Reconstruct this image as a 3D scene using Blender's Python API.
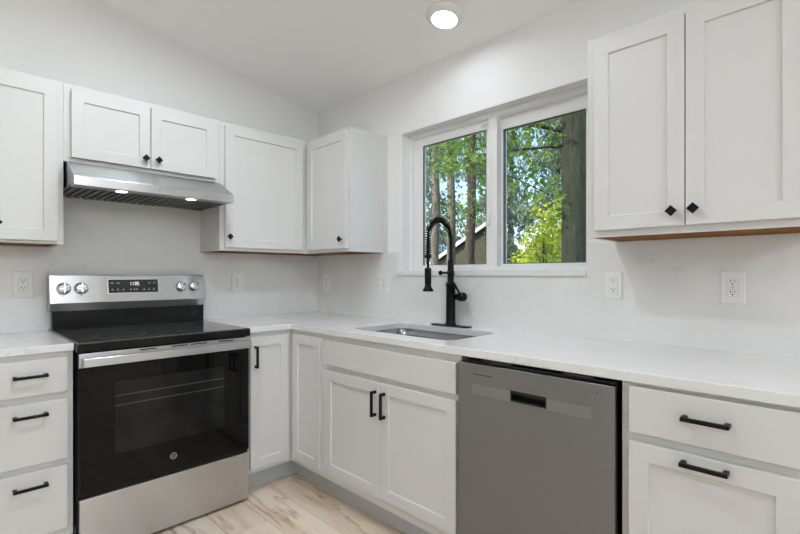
import bpy, bmesh, math, random
from mathutils import Vector, Matrix
from mathutils.geometry import tessellate_polygon

for o in list(bpy.data.objects):
    bpy.data.objects.remove(o)
SC = bpy.context.scene
COL = SC.collection

# ------------------------------------------------------------------ camera
cd = bpy.data.cameras.new('camera')
cam = bpy.data.objects.new('camera', cd)
COL.objects.link(cam)
cam.location = (-2.0552, -2.9257, 1.2)
cam.rotation_euler = (math.pi / 2, 0, -0.7914)
cd.sensor_width = 36.0
cd.lens = 457.27 * 36.0 / 800.0
cd.shift_y = (274.36 - 267.0) / 800.0
cd.clip_start = 0.02
cd.clip_end = 400
SC.camera = cam

# ------------------------------------------------------------------ sky, sun, exposure
W = bpy.data.worlds.new('World')
SC.world = W
W.use_nodes = True
wn = W.node_tree
bg = wn.nodes['Background']
sky = wn.nodes.new('ShaderNodeTexSky')
sky.sky_type = 'NISHITA'
sky.sun_disc = False
sky.sun_elevation = math.radians(48)
sky.sun_rotation = math.radians(-60)
sky.air_density = 1.0
sky.dust_density = 1.0
wn.links.new(sky.outputs[0], bg.inputs[0])
bg.inputs[1].default_value = 0.34

sd = bpy.data.lights.new('sun', 'SUN')
sd.energy = 6.0
sd.angle = 0.01
sd.color = (1.0, 0.95, 0.86)
sun = bpy.data.objects.new('sun', sd)
COL.objects.link(sun)
sun.location = (-6, 6, 12)
sun.rotation_euler = Vector((0.62, -0.22, -0.75)).to_track_quat('-Z', 'Y').to_euler()

FILL_GLOBE = 25.5          # radiance of the globes added behind the viewpoint for fill
LAMP = 88.0          # radiance of the ceiling light lenses
HOOD_LAMP = 14.0

vs = SC.view_settings
SC.display_settings.display_device = 'sRGB'
vs.view_transform = 'Standard'
vs.look = 'None'
vs.exposure = 0.0
vs.gamma = 1.0
vs.use_curve_mapping = False
try:
    SC.cycles.max_bounces = 12
    SC.cycles.diffuse_bounces = 7
    SC.cycles.glossy_bounces = 5
    SC.cycles.transparent_max_bounces = 12
    SC.cycles.sample_clamp_indirect = 6.0
    SC.cycles.caustics_reflective = False
    SC.cycles.caustics_refractive = False
except Exception:
    pass


# ------------------------------------------------------------------ materials
def new_mat(name):
    m = bpy.data.materials.new(name)
    m.use_nodes = True
    nt = m.node_tree
    return m, nt, nt.nodes['Principled BSDF']


def coords(nt, scale=(1, 1, 1)):
    g = nt.nodes.new('ShaderNodeNewGeometry')
    mp = nt.nodes.new('ShaderNodeMapping')
    mp.inputs['Scale'].default_value = scale
    nt.links.new(g.outputs['Position'], mp.inputs['Vector'])
    return mp.outputs[0]


def noise(nt, vec, scale, detail=3.0, rough=0.55, dist=0.0):
    n = nt.nodes.new('ShaderNodeTexNoise')
    n.inputs['Scale'].default_value = scale
    n.inputs['Detail'].default_value = detail
    n.inputs['Roughness'].default_value = rough
    n.inputs['Distortion'].default_value = dist
    nt.links.new(vec, n.inputs['Vector'])
    return n.outputs[0]


def ramp(nt, fac, stops):
    r = nt.nodes.new('ShaderNodeValToRGB')
    e = r.color_ramp.elements
    while len(e) < len(stops):
        e.new(0.5)
    for k, (p, c) in enumerate(stops):
        e[k].position = p
        e[k].color = c if len(c) == 4 else (*c, 1)
    nt.links.new(fac, r.inputs[0])
    return r.outputs[0]


def bump(nt, bs, h, strength, dist):
    b = nt.nodes.new('ShaderNodeBump')
    b.inputs['Strength'].default_value = strength
    b.inputs['Distance'].default_value = dist
    nt.links.new(h, b.inputs['Height'])
    nt.links.new(b.outputs[0], bs.inputs['Normal'])


def mathn(nt, op, a, b=None):
    m = nt.nodes.new('ShaderNodeMath')
    m.operation = op
    for k, v in enumerate((a, b)):
        if v is None:
            continue
        if isinstance(v, (int, float)):
            m.inputs[k].default_value = v
        else:
            nt.links.new(v, m.inputs[k])
    return m.outputs[0]


def painted(name, col, rough, var=0.015, bscale=260, bstr=0.05):
    m, nt, bs = new_mat(name)
    v = coords(nt)
    n = noise(nt, v, 2.2, 2)
    a = tuple(max(0, c - var) for c in col)
    b = tuple(min(1, c + var) for c in col)
    nt.links.new(ramp(nt, n, [(0.3, a), (0.7, b)]), bs.inputs['Base Color'])
    bs.inputs['Roughness'].default_value = rough
    bump(nt, bs, noise(nt, v, bscale, 2), bstr, 0.001)
    return m


def plain(name, col, rough=0.5, metal=0.0, var=0.0, spec=0.5):
    m, nt, bs = new_mat(name)
    bs.inputs['Roughness'].default_value = rough
    bs.inputs['Metallic'].default_value = metal
    bs.inputs['Specular IOR Level'].default_value = spec
    v = coords(nt)
    n = noise(nt, v, 9, 2)
    k = var if var else 0.04
    nt.links.new(ramp(nt, n, [(0.3, tuple(c * (1 - k) for c in col)), (0.7, tuple(min(1, c * (1 + k)) for c in col))]), bs.inputs['Base Color'])
    return m


def speckled(name):
    # black ceramic glass with a fine grey printed fleck
    m, nt, bs = new_mat(name)
    v = coords(nt)
    nt.links.new(ramp(nt, noise(nt, v, 240, 2, 0.7), [(0.45, (0.022, 0.022, 0.022)), (0.62, (0.10, 0.10, 0.098))]), bs.inputs['Base Color'])
    bs.inputs['Roughness'].default_value = 0.07
    bs.inputs['Specular IOR Level'].default_value = 0.5
    return m


def emitter(name, col, strength):
    m, nt, bs = new_mat(name)
    bs.inputs['Base Color'].default_value = (*col, 1)
    bs.inputs['Emission Color'].default_value = (*col, 1)
    bs.inputs['Emission Strength'].default_value = strength
    return m


def quartz(name):
    m, nt, bs = new_mat(name)
    v = coords(nt)
    n1 = noise(nt, v, 3.1, 5, 0.62, 0.9)
    d = mathn(nt, 'ABSOLUTE', mathn(nt, 'SUBTRACT', n1, 0.5))
    line = ramp(nt, d, [(0.0, (1, 1, 1)), (0.011, (0, 0, 0))])
    mask = ramp(nt, noise(nt, v, 2.3, 3), [(0.50, (0, 0, 0)), (0.64, (1, 1, 1))])
    f = mathn(nt, 'MULTIPLY', line, mask)
    cl = ramp(nt, noise(nt, v, 5.5, 4, 0.6, 0.4), [(0.35, (0.745, 0.742, 0.73)), (0.65, (0.78, 0.777, 0.767))])
    fine = ramp(nt, noise(nt, v, 420, 1), [(0.30, (0.9, 0.9, 0.9)), (0.36, (1, 1, 1))])
    mx = nt.nodes.new('ShaderNodeMix')
    mx.data_type = 'RGBA'
    mx.blend_type = 'MIX'
    nt.links.new(mathn(nt, 'MULTIPLY', f, 0.36), mx.inputs['Factor'])
    nt.links.new(cl, mx.inputs['A'])
    mx.inputs['B'].default_value = (0.40, 0.395, 0.385, 1)
    mm = nt.nodes.new('ShaderNodeMix')
    mm.data_type = 'RGBA'
    mm.blend_type = 'MULTIPLY'
    mm.inputs['Factor'].default_value = 0.7
    nt.links.new(mx.outputs['Result'], mm.inputs['A'])
    nt.links.new(fine, mm.inputs['B'])
    nt.links.new(mm.outputs['Result'], bs.inputs['Base Color'])
    bs.inputs['Roughness'].default_value = 0.10
    bs.inputs['Specular IOR Level'].default_value = 0.4
    return m


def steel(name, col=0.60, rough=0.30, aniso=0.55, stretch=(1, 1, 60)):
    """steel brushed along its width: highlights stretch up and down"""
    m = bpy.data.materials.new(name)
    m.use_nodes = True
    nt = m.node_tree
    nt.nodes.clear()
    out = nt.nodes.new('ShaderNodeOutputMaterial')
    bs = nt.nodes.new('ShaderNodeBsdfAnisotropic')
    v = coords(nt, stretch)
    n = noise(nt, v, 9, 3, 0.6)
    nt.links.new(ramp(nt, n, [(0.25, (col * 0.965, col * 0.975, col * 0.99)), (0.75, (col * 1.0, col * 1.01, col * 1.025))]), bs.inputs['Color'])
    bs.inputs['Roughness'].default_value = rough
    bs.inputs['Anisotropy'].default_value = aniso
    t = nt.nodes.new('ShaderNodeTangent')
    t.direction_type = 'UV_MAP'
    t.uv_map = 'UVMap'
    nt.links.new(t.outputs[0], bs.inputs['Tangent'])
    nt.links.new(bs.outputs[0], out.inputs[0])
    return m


def wood_floor(name):
    m, nt, bs = new_mat(name)
    # planks run along y, 0.18 m wide, staggered
    g = nt.nodes.new('ShaderNodeNewGeometry')
    sp = nt.nodes.new('ShaderNodeSeparateXYZ')
    nt.links.new(g.outputs['Position'], sp.inputs[0])
    X, Y = sp.outputs[0], sp.outputs[1]
    px = mathn(nt, 'DIVIDE', mathn(nt, 'ADD', X, 10.045), 0.19)
    row = mathn(nt, 'FLOOR', px)
    off = mathn(nt, 'FRACT', mathn(nt, 'MULTIPLY', row, 0.377))
    py = mathn(nt, 'ADD', mathn(nt, 'DIVIDE', mathn(nt, 'ADD', Y, 20), 1.25), off)
    pid = mathn(nt, 'FLOOR', py)
    key = mathn(nt, 'ADD', mathn(nt, 'MULTIPLY', row, 7.13), mathn(nt, 'MULTIPLY', pid, 3.71))
    wn_ = nt.nodes.new('ShaderNodeTexWhiteNoise')
    wn_.noise_dimensions = '1D'
    nt.links.new(key, wn_.inputs['W'])
    rnd = wn_.outputs['Value']
    cb = nt.nodes.new('ShaderNodeCombineXYZ')
    nt.links.new(mathn(nt, 'ADD', mathn(nt, 'MULTIPLY', X, 6.0), mathn(nt, 'MULTIPLY', rnd, 40)), cb.inputs[0])
    nt.links.new(mathn(nt, 'MULTIPLY', Y, 0.75), cb.inputs[1])
    nt.links.new(mathn(nt, 'MULTIPLY', rnd, 17), cb.inputs[2])
    grain = noise(nt, cb.outputs[0], 1.5, 5, 0.6, 0.35)
    col = ramp(nt, grain, [(0.28, (0.50, 0.37, 0.26)), (0.40, (0.75, 0.61, 0.47)), (0.52, (0.84, 0.72, 0.585)), (0.70, (0.88, 0.785, 0.67))])
    vein_n = noise(nt, cb.outputs[0], 0.8, 4, 0.62, 0.35)
    vd = mathn(nt, 'ABSOLUTE', mathn(nt, 'SUBTRACT', vein_n, 0.5))
    vein = ramp(nt, vd, [(0.0, (0.46, 0.37, 0.30)), (0.007, (0.80, 0.74, 0.68)), (0.030, (1, 1, 1))])
    mm = nt.nodes.new('ShaderNodeMix')
    mm.data_type = 'RGBA'
    mm.blend_type = 'MULTIPLY'
    mm.inputs['Factor'].default_value = 0.75
    nt.links.new(col, mm.inputs['A'])
    nt.links.new(vein, mm.inputs['B'])
    tone = ramp(nt, rnd, [(0.0, (0.80, 0.78, 0.76)), (1.0, (1.0, 0.985, 0.97))])
    m2 = nt.nodes.new('ShaderNodeMix')
    m2.data_type = 'RGBA'
    m2.blend_type = 'MULTIPLY'
    m2.inputs['Factor'].default_value = 1
    nt.links.new(mm.outputs['Result'], m2.inputs['A'])
    nt.links.new(tone, m2.inputs['B'])
    fx = mathn(nt, 'FRACT', px)
    fy = mathn(nt, 'FRACT', py)
    ex = mathn(nt, 'MULTIPLY', mathn(nt, 'MINIMUM', fx, mathn(nt, 'SUBTRACT', 1.0, fx)), 0.19)
    ey = mathn(nt, 'MULTIPLY', mathn(nt, 'MINIMUM', fy, mathn(nt, 'SUBTRACT', 1.0, fy)), 1.25)
    seam = mathn(nt, 'GREATER_THAN', mathn(nt, 'MINIMUM', ex, ey), 0.0013)
    m3 = nt.nodes.new('ShaderNodeMix')
    m3.data_type = 'RGBA'
    nt.links.new(seam, m3.inputs['Factor'])
    m3.inputs['A'].default_value = (0.50, 0.39, 0.29, 1)
    nt.links.new(m2.outputs['Result'], m3.inputs['B'])
    nt.links.new(m3.outputs['Result'], bs.inputs['Base Color'])
    bs.inputs['Roughness'].default_value = 0.42
    bump(nt, bs, seam, 0.3, 0.001)
    return m


def raw_wood(name):
    m, nt, bs = new_mat(name)
    v = coords(nt, (14, 2.5, 14))
    nt.links.new(ramp(nt, noise(nt, v, 2.2, 5, 0.6, 0.6), [(0.3, (0.15, 0.055, 0.010)), (0.55, (0.22, 0.085, 0.016)), (0.8, (0.27, 0.115, 0.025))]), bs.inputs['Base Color'])
    bs.inputs['Specular IOR Level'].default_value = 0.08
    bs.inputs['Roughness'].default_value = 0.6
    return m


def pane_mat(name, tint=(0.97, 0.985, 0.98), refl=1.0):
    m = bpy.data.materials.new(name)
    m.use_nodes = True
    nt = m.node_tree
    nt.nodes.clear()
    out = nt.nodes.new('ShaderNodeOutputMaterial')
    tr = nt.nodes.new('ShaderNodeBsdfTransparent')
    tr.inputs[0].default_value = (*tint, 1)
    gl = nt.nodes.new('ShaderNodeBsdfGlossy')
    gl.inputs['Roughness'].default_value = 0.02
    fr = nt.nodes.new('ShaderNodeFresnel')
    fr.inputs['IOR'].default_value = 1.45
    mx = nt.nodes.new('ShaderNodeMixShader')
    nt.links.new(mathn(nt, 'MULTIPLY', fr.outputs[0], refl), mx.inputs[0])
    nt.links.new(tr.outputs[0], mx.inputs[1])
    nt.links.new(gl.outputs[0], mx.inputs[2])
    nt.links.new(mx.outputs[0], out.inputs[0])
    return m


def leaf_mat(name, c1, c2, trans=0.45):
    m = bpy.data.materials.new(name)
    m.use_nodes = True
    nt = m.node_tree
    nt.nodes.clear()
    out = nt.nodes.new('ShaderNodeOutputMaterial')
    v = coords(nt)
    col = ramp(nt, noise(nt, v, 2.6, 5, 0.75), [(0.32, c1), (0.68, c2)])
    df = nt.nodes.new('ShaderNodeBsdfDiffuse')
    tl = nt.nodes.new('ShaderNodeBsdfTranslucent')
    nt.links.new(col, df.inputs[0])
    nt.links.new(col, tl.inputs[0])
    mx = nt.nodes.new('ShaderNodeMixShader')
    mx.inputs[0].default_value = trans
    nt.links.new(df.outputs[0], mx.inputs[1])
    nt.links.new(tl.outputs[0], mx.inputs[2])
    nt.links.new(mx.outputs[0], out.inputs[0])
    return m


def bark_mat(name, c1, c2):
    m, nt, bs = new_mat(name)
    v = coords(nt, (9, 9, 1.6))
    n = noise(nt, v, 2.6, 6, 0.7, 0.5)
    nt.links.new(ramp(nt, n, [(0.35, c1), (0.7, c2)]), bs.inputs['Base Color'])
    bs.inputs['Roughness'].default_value = 0.9
    bump(nt, bs, n, 0.9, 0.03)
    return m


M = {}
M['wall'] = painted('wall_paint', (0.82, 0.819, 0.812), 0.6, 0.008, 180, 0.10)
M['ceiling'] = painted('ceiling_paint', (0.93, 0.929, 0.924), 0.7, 0.008, 150, 0.14)
M['cabinet'] = painted('cabinet_paint', (0.67, 0.668, 0.657), 0.36, 0.006, 60, 0.02)
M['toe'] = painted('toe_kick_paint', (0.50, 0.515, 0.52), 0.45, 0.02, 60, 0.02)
M['quartz'] = quartz('white_quartz')
M['floor'] = wood_floor('light_wood_planks')
M['wood'] = raw_wood('raw_wood')
M['black'] = plain('black_metal', (0.006, 0.006, 0.006), 0.42, 0.0, 0.1, 0.2)
M['faucet'] = plain('matte_black_metal', (0.004, 0.004, 0.004), 0.36, 0.0, 0.1, 0.16)
M['steel'] = steel('brushed_steel')
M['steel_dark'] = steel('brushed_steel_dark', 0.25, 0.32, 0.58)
M['steel_pocket'] = steel('satin_steel_strip', 0.30, 0.38, 0.50)
M['chrome'] = plain('bright_steel', (0.74, 0.74, 0.73), 0.18, 1.0)
M['sink'] = steel('sink_steel', 0.30, 0.24, 0.2)
M['glass_black'] = plain('black_glass', (0.004, 0.004, 0.004), 0.03, 0.0, 0.1, 0.22)
M['cook_glass'] = speckled('cooktop_glass')
M['black_enamel'] = plain('black_enamel', (0.005, 0.005, 0.005), 0.16, 0.0, 0.1, 0.3)
M['black_matte'] = plain('black_plastic', (0.012, 0.012, 0.012), 0.55, 0.0, 0.1)
M['dark'] = plain('dark_recess', (0.006, 0.006, 0.006), 0.8)
M['ring'] = plain('burner_print', (0.10, 0.10, 0.10), 0.25)
M['oven_window'] = plain('oven_window_glass', (0.012, 0.012, 0.012), 0.05, 0.0, 0.35, 0.25)
M['rack'] = plain('oven_rack_wire', (0.11, 0.11, 0.11), 0.3)
M['plastic'] = painted('white_plastic', (0.80, 0.80, 0.79), 0.35, 0.004, 40, 0.0)
M['slot'] = plain('outlet_slot', (0.03, 0.03, 0.03), 0.6)
M['grey_line'] = plain('outlet_seam', (0.42, 0.42, 0.41), 0.6)
M['vinyl'] = painted('white_vinyl', (0.80, 0.80, 0.79), 0.4, 0.004, 40, 0.0)
M['gasket'] = plain('dark_gasket', (0.10, 0.10, 0.10), 0.6)
M['pane'] = pane_mat('window_glass', (0.99, 0.995, 0.99), 0.3)
M['lens'] = emitter('lamp_lens', (0.905, 0.985, 1.075), LAMP)
M['lens_main'] = emitter('lamp_lens_main', (0.905, 0.985, 1.075), LAMP * 3.9)
M['lens_side'] = emitter('lamp_lens_side', (0.915, 0.985, 1.065), LAMP * 2.1)
M['opal'] = emitter('fill_globe_glow', (0.905, 0.985, 1.075), FILL_GLOBE)
M['lens_dim'] = emitter('lamp_lens_dim', (0.915, 0.985, 1.065), LAMP * 0.46)
M['hood_lens'] = emitter('hood_lamp_lens', (1.0, 0.98, 0.95), HOOD_LAMP)
M['digits'] = emitter('lit_digits', (0.92, 0.97, 1.0), 0.6)
M['print'] = plain('printed_mark', (0.55, 0.55, 0.55), 0.5)
M['badge'] = plain('grey_badge', (0.30, 0.30, 0.29), 0.35, 0.0)


# ------------------------------------------------------------------ mesh helpers
ORI = {}


def link(name, me, mat, parent=None, loc=None):
    o = bpy.data.objects.new(name, me)
    COL.objects.link(o)
    if mat is not None:
        me.materials.append(mat)
    if parent is not None:
        o.parent = parent
    return o


def box_uv(me):
    uv = me.uv_layers.new(name='UVMap')
    for p in me.polygons:
        n = p.normal
        ax = max(range(3), key=lambda k: abs(n[k]))
        for li in p.loop_indices:
            c = me.vertices[me.loops[li].vertex_index].co
            if ax == 2:
                q = (c.x, c.y)
            elif ax == 1:
                q = (c.x, c.z)
            else:
                q = (c.y, c.z)
            uv.data[li].uv = q


def finish(name, bm, mat, parent=None, bevel=0.0, smooth=False, seg=2, recalc=True, origin=None):
    """bm in world coordinates; parent is an Empty (or part) whose world origin is in ORI."""
    if recalc:
        bmesh.ops.recalc_face_normals(bm, faces=bm.faces)
    o0 = Vector((0, 0, 0))
    if parent is not None:
        o0 = ORI[parent.name]
    elif origin is not None:
        o0 = Vector(origin)
    if o0.length > 0:
        bmesh.ops.translate(bm, verts=bm.verts, vec=-o0)
    me = bpy.data.meshes.new(name)
    bm.to_mesh(me)
    bm.free()
    me.update()
    box_uv(me)
    if smooth:
        for p in me.polygons:
            p.use_smooth = True
    o = link(name, me, mat, parent)
    if parent is None:
        o.location = o0
    ORI[o.name] = o0.copy()
    if bevel > 0:
        b = o.modifiers.new('bevel', 'BEVEL')
        b.width = bevel
        b.segments = seg
        b.limit_method = 'ANGLE'
        b.angle_limit = math.radians(35)
    return o


def root(name, loc, label, cat, group=None, rot=None):
    o = bpy.data.objects.new(name, None)
    COL.objects.link(o)
    o.empty_display_size = 0.1
    o.location = loc
    if rot:
        o.rotation_euler = rot
    ORI[o.name] = Vector(loc)
    tag(o, label, cat, group)
    return o


def tag(o, label, cat, group=None, kind=None):
    o['label'] = label
    o['category'] = cat
    if group:
        o['group'] = group
    if kind:
        o['kind'] = kind
    return o


def struct(o, label=None):
    o['kind'] = 'structure'
    if label:
        o['label'] = label
    return o


# wall frames: (a: to the right facing the wall, d: out from the wall, z)
def FA(a, d, z):
    return Vector((a, -d, z))


def FB(a, d, z):
    return Vector((-d, -a, z))


def FW(x, y, z):
    return Vector((x, y, z))


def add_box(bm, F, a0, a1, d0, d1, z0, z1):
    v = [bm.verts.new(F(a, d, z)) for a in (a0, a1) for d in (d0, d1) for z in (z0, z1)]
    for f in ((0, 1, 3, 2), (4, 6, 7, 5), (0, 4, 5, 1), (2, 3, 7, 6), (0, 2, 6, 4), (1, 5, 7, 3)):
        bm.faces.new([v[i] for i in f])
    return v


def box(F, a0, a1, d0, d1, z0, z1):
    bm = bmesh.new()
    add_box(bm, F, a0, a1, d0, d1, z0, z1)
    return bm


def add_prism(bm, loops, fn, h0, h1):
    """loops: outer polygon then holes, 2-D points; fn(p, q, h) -> Vector."""
    pts = [p for l in loops for p in l]
    tris = tessellate_polygon([[Vector((p[0], p[1], 0)) for p in l] for l in loops])
    lo = [bm.verts.new(fn(p[0], p[1], h0)) for p in pts]
    hi = [bm.verts.new(fn(p[0], p[1], h1)) for p in pts]
    for t in tris:
        bm.faces.new([lo[i] for i in t])
        bm.faces.new([hi[i] for i in reversed(t)])
    k = 0
    for l in loops:
        n = len(l)
        for i in range(n):
            a, b = k + i, k + (i + 1) % n
            bm.faces.new((lo[a], lo[b], hi[b], hi[a]))
        k += n


def prism(loops, fn, h0, h1):
    bm = bmesh.new()
    add_prism(bm, loops, fn, h0, h1)
    bmesh.ops.dissolve_limit(bm, angle_limit=0.01, verts=bm.verts, edges=bm.edges)
    return bm


def add_lathe(bm, prof, mtx=Matrix(), seg=32, close=True):
    rings = []
    for r, h in prof:
        if r < 1e-6:
            rings.append([bm.verts.new(mtx @ Vector((0, 0, h)))])
        else:
            rings.append([bm.verts.new(mtx @ Vector((r * math.cos(2 * math.pi * k / seg), r * math.sin(2 * math.pi * k / seg), h))) for k in range(seg)])
    for a, b in zip(rings, rings[1:]):
        for k in range(seg):
            j = (k + 1) % seg
            if len(a) == 1 and len(b) == 1:
                continue
            if len(a) == 1:
                bm.faces.new((a[0], b[k], b[j]))
            elif len(b) == 1:
                bm.faces.new((a[k], a[j], b[0]))
            else:
                bm.faces.new((a[k], a[j], b[j], b[k]))
    if close:
        for r in (rings[0], rings[-1]):
            if len(r) > 2:
                bm.faces.new(r)


def lathe(prof, mtx=Matrix(), seg=32, close=True):
    bm = bmesh.new()
    add_lathe(bm, prof, mtx, seg, close)
    return bm


def axis_m(origin, direction):
    q = Vector(direction).normalized().to_track_quat('Z', 'Y')
    return Matrix.Translation(origin) @ q.to_matrix().to_4x4()


def add_tube(bm, pts, rad, seg=10, caps=True):
    pts = [Vector(p) for p in pts]
    n = len(pts)
    rings = []
    ref = None
    for i, p in enumerate(pts):
        t = (pts[min(i + 1, n - 1)] - pts[max(i - 1, 0)]).normalized()
        if ref is None:
            ref = Vector((0, 0, 1)) if abs(t.z) < 0.9 else Vector((1, 0, 0))
        u = (ref - t * ref.dot(t)).normalized()
        w = t.cross(u)
        ref = u
        r = rad[i] if isinstance(rad, (list, tuple)) else rad
        rings.append([bm.verts.new(p + (u * math.cos(2 * math.pi * k / seg) + w * math.sin(2 * math.pi * k / seg)) * r) for k in range(seg)])
    for a, b in zip(rings, rings[1:]):
        for k in range(seg):
            j = (k + 1) % seg
            bm.faces.new((a[k], a[j], b[j], b[k]))
    if caps:
        bm.faces.new(rings[0])
        bm.faces.new(list(reversed(rings[-1])))


def tube(pts, rad, seg=10):
    bm = bmesh.new()
    add_tube(bm, pts, rad, seg)
    return bm


def shaker(F, a0, a1, z0, z1, d0, d1, stile=0.052, rec=0.008):
    """door slab with a recessed flat centre panel, one closed mesh"""
    bm = bmesh.new()

    def ring(i, d):
        return [bm.verts.new(F(a, d, z)) for a, z in ((a0 + i, z0 + i), (a1 - i, z0 + i), (a1 - i, z1 - i), (a0 + i, z1 - i))]
    r = [ring(0, d0), ring(0, d1), ring(stile, d1), ring(stile + 0.0015, d1 - rec)]
    for p, q in zip(r, r[1:]):
        for k in range(4):
            j = (k + 1) % 4
            bm.faces.new((p[k], p[j], q[j], q[k]))
    bm.faces.new(r[0])
    bm.faces.new(r[3])
    return bm


def pull(F, ca, cz, d0, length, vertical, parent, name='handle'):
    """square bar pull: a U-shaped bar"""
    h, t, dep = length / 2, 0.0055, 0.033
    foot = 0.013
    prof = [(-h, 0), (-h + foot, 0), (-h + foot, dep - 0.011), (h - foot, dep - 0.011), (h - foot, 0), (h, 0), (h, dep), (-h, dep)]
    if vertical:
        fn = lambda p, q, s: F(ca + s, d0 + q, cz + p)
    else:
        fn = lambda p, q, s: F(ca + p, d0 + q, cz + s)
    bm = prism([prof], fn, -t, t)
    return finish(name, bm, M['black'], parent, 0.0012)


def knob(F, ca, cz, d0, parent):
    bm = bmesh.new()
    s = 0.0185
    add_prism(bm, [[(-s, 0), (0, -s), (s, 0), (0, s)]], lambda p, q, h: F(ca + p, d0 + h, cz + q), 0.017, 0.025)
    n = 12
    add_prism(bm, [[(0.006 * math.cos(2 * math.pi * k / n), 0.006 * math.sin(2 * math.pi * k / n)) for k in range(n)]], lambda p, q, h: F(ca + p, d0 + h, cz + q), 0.0, 0.0175)
    return finish('knob', bm, M['black'], parent, 0.0008)


# ------------------------------------------------------------------ measures
XR0, XR1 = -1.652, -0.890          # range bay on the range wall
DU, DB = 0.277, 0.603              # cabinet frame planes
DT = 0.019                         # door thickness
ZT, ZB = 2.107, 1.341              # upper cabinets
ZC0, ZC = 0.884, 0.914             # worktop
WT = 0.012                         # drywall lies this far behind the splash face
SLOPE, CZ0 = 0.168, 2.450          # ceiling: z = CZ0 - SLOPE * x
XL, YR = -5.6, -7.2                # far sides of the room


def ceil_z(x):
    return CZ0 - SLOPE * (x - WT)


# ------------------------------------------------------------------ room shell
struct(finish('floor', box(FW, XL - 0.15, WT + 0.16, YR - 0.15, WT + 0.16, -0.12, 0.0), M['floor']))
bm = prism([[(XL - 0.15, 0.0), (WT, 0.0), (WT, ceil_z(WT)), (XL - 0.15, ceil_z(XL - 0.15))]], lambda p, q, h: Vector((p, h, q)), WT, WT + 0.16)
struct(finish('wall_back', bm, M['wall']))
WY0, WY1, WZ0, WZ1 = -2.074, -0.901, 1.205, 2.087
bm = prism([[(YR - 0.15, 0.0), (WT + 0.16, 0.0), (WT + 0.16, ceil_z(WT)), (YR - 0.15, ceil_z(WT))], [(WY0, WZ0), (WY1, WZ0), (WY1, WZ1), (WY0, WZ1)]],
           lambda p, q, h: Vector((h, p, q)), WT, WT + 0.16)
struct(finish('wall_right', bm, M['wall'], None, 0.002))
bm = prism([[(YR, 0.0), (WT, 0.0), (WT, ceil_z(XL)), (YR, ceil_z(XL))]], lambda p, q, h: Vector((h, p, q)), XL - 0.15, XL)
struct(finish('wall_left', bm, M['wall']))
DX0, DX1, DZ1 = -4.3, -1.3, 2.08
bm = prism([[(XL, 0.0), (DX0, 0.0), (DX0, DZ1), (DX1, DZ1), (DX1, 0.0), (WT, 0.0), (WT, ceil_z(WT)), (XL, ceil_z(XL))]],
           lambda p, q, h: Vector((p, h, q)), YR - 0.15, YR)
struct(finish('wall_rear', bm, M['wall']))
bm = prism([[(XL - 0.15, ceil_z(XL - 0.15)), (WT + 0.16, ceil_z(WT + 0.16)), (WT + 0.16, ceil_z(WT + 0.16) + 0.16), (XL - 0.15, ceil_z(XL - 0.15) + 0.16)]],
           lambda p, q, h: Vector((p, h, q)), YR - 0.15, WT + 0.16)
struct(finish('ceiling', bm, M['ceiling']))

# unseen sliding glass door, added behind the viewer to let daylight in
d1 = bpy.data.objects.new('added_door_1', None)
COL.objects.link(d1)
d1.location = (0, 0, 0)
ORI['added_door_1'] = Vector((0, 0, 0))
struct(d1)
bm = prism([[(DX0, 0.0), (DX1, 0.0), (DX1, DZ1), (DX0, DZ1)], [(DX0 + 0.07, 0.09), (-2.84, 0.09), (-2.84, DZ1 - 0.07), (DX0 + 0.07, DZ1 - 0.07)],
            [(-2.76, 0.09), (DX1 - 0.07, 0.09), (DX1 - 0.07, DZ1 - 0.07), (-2.76, DZ1 - 0.07)]], lambda p, q, h: Vector((p, h, q)), YR - 0.11, YR - 0.04)
finish('added_door_frame', bm, M['vinyl'], d1)
finish('added_door_glass', box(FW, DX0 + 0.06, DX1 - 0.06, YR - 0.08, YR - 0.074, 0.08, DZ1 - 0.06), M['pane'], d1)

# ------------------------------------------------------------------ window over the sink
w1 = bpy.data.objects.new('window_1', None)
COL.objects.link(w1)
w1.location = (0.11, -1.4875, WZ0)
ORI['window_1'] = Vector(w1.location)
struct(w1, 'white vinyl sliding window above the sink')


def wallhole(y0, y1, z0, z1, holes, x0, x1):
    return prism([[(y0, z0), (y1, z0), (y1, z1), (y0, z1)]] + [[(a, c), (b, c), (b, e), (a, e)] for a, b, c, e in holes],
                 lambda p, q, h: Vector((h, p, q)), x0, x1)


ZS = 1.221                          # top of the sill board
fr = finish('window_frame', wallhole(WY0, WY1, ZS, WZ1, [(-2.046, -1.556, ZS + 0.022, WZ1 - 0.028), (-1.500, -0.929, ZS + 0.022, WZ1 - 0.028)], 0.078, 0.168), M['vinyl'], w1, 0.0025)
sl = finish('sliding_sash', wallhole(-1.530, -0.927, ZS + 0.020, WZ1 - 0.027, [(-1.474, -1.004, ZS + 0.036, 2.007)], 0.098, 0.127), M['vinyl'], w1, 0.003)
finish('sash_glass', box(FW, 0.110, 0.114, -1.482, -0.996, ZS + 0.030, 2.012), M['pane'], sl)
bm = wallhole(-1.4765, -1.0015, ZS + 0.0335, 2.0095, [(-1.4715, -1.0065, ZS + 0.0385, 2.0045)], 0.0985, 0.1095)
finish('gasket', bm, M['gasket'], sl)
fx = finish('fixed_sash', wallhole(-2.052, -1.548, ZS + 0.020, WZ1 - 0.026, [(-2.024, -1.573, ZS + 0.037, 1.990)], 0.118, 0.155), M['vinyl'], w1, 0.003)
finish('fixed_glass', box(FW, 0.138, 0.142, -2.032, -1.558, ZS + 0.031, 1.996), M['pane'], fx)
bm = wallhole(-2.0265, -1.5705, ZS + 0.0345, 1.9925, [(-2.0215, -1.5755, ZS + 0.0395, 1.9875)], 0.1185, 0.1375)
finish('gasket', bm, M['gasket'], fx)
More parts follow.
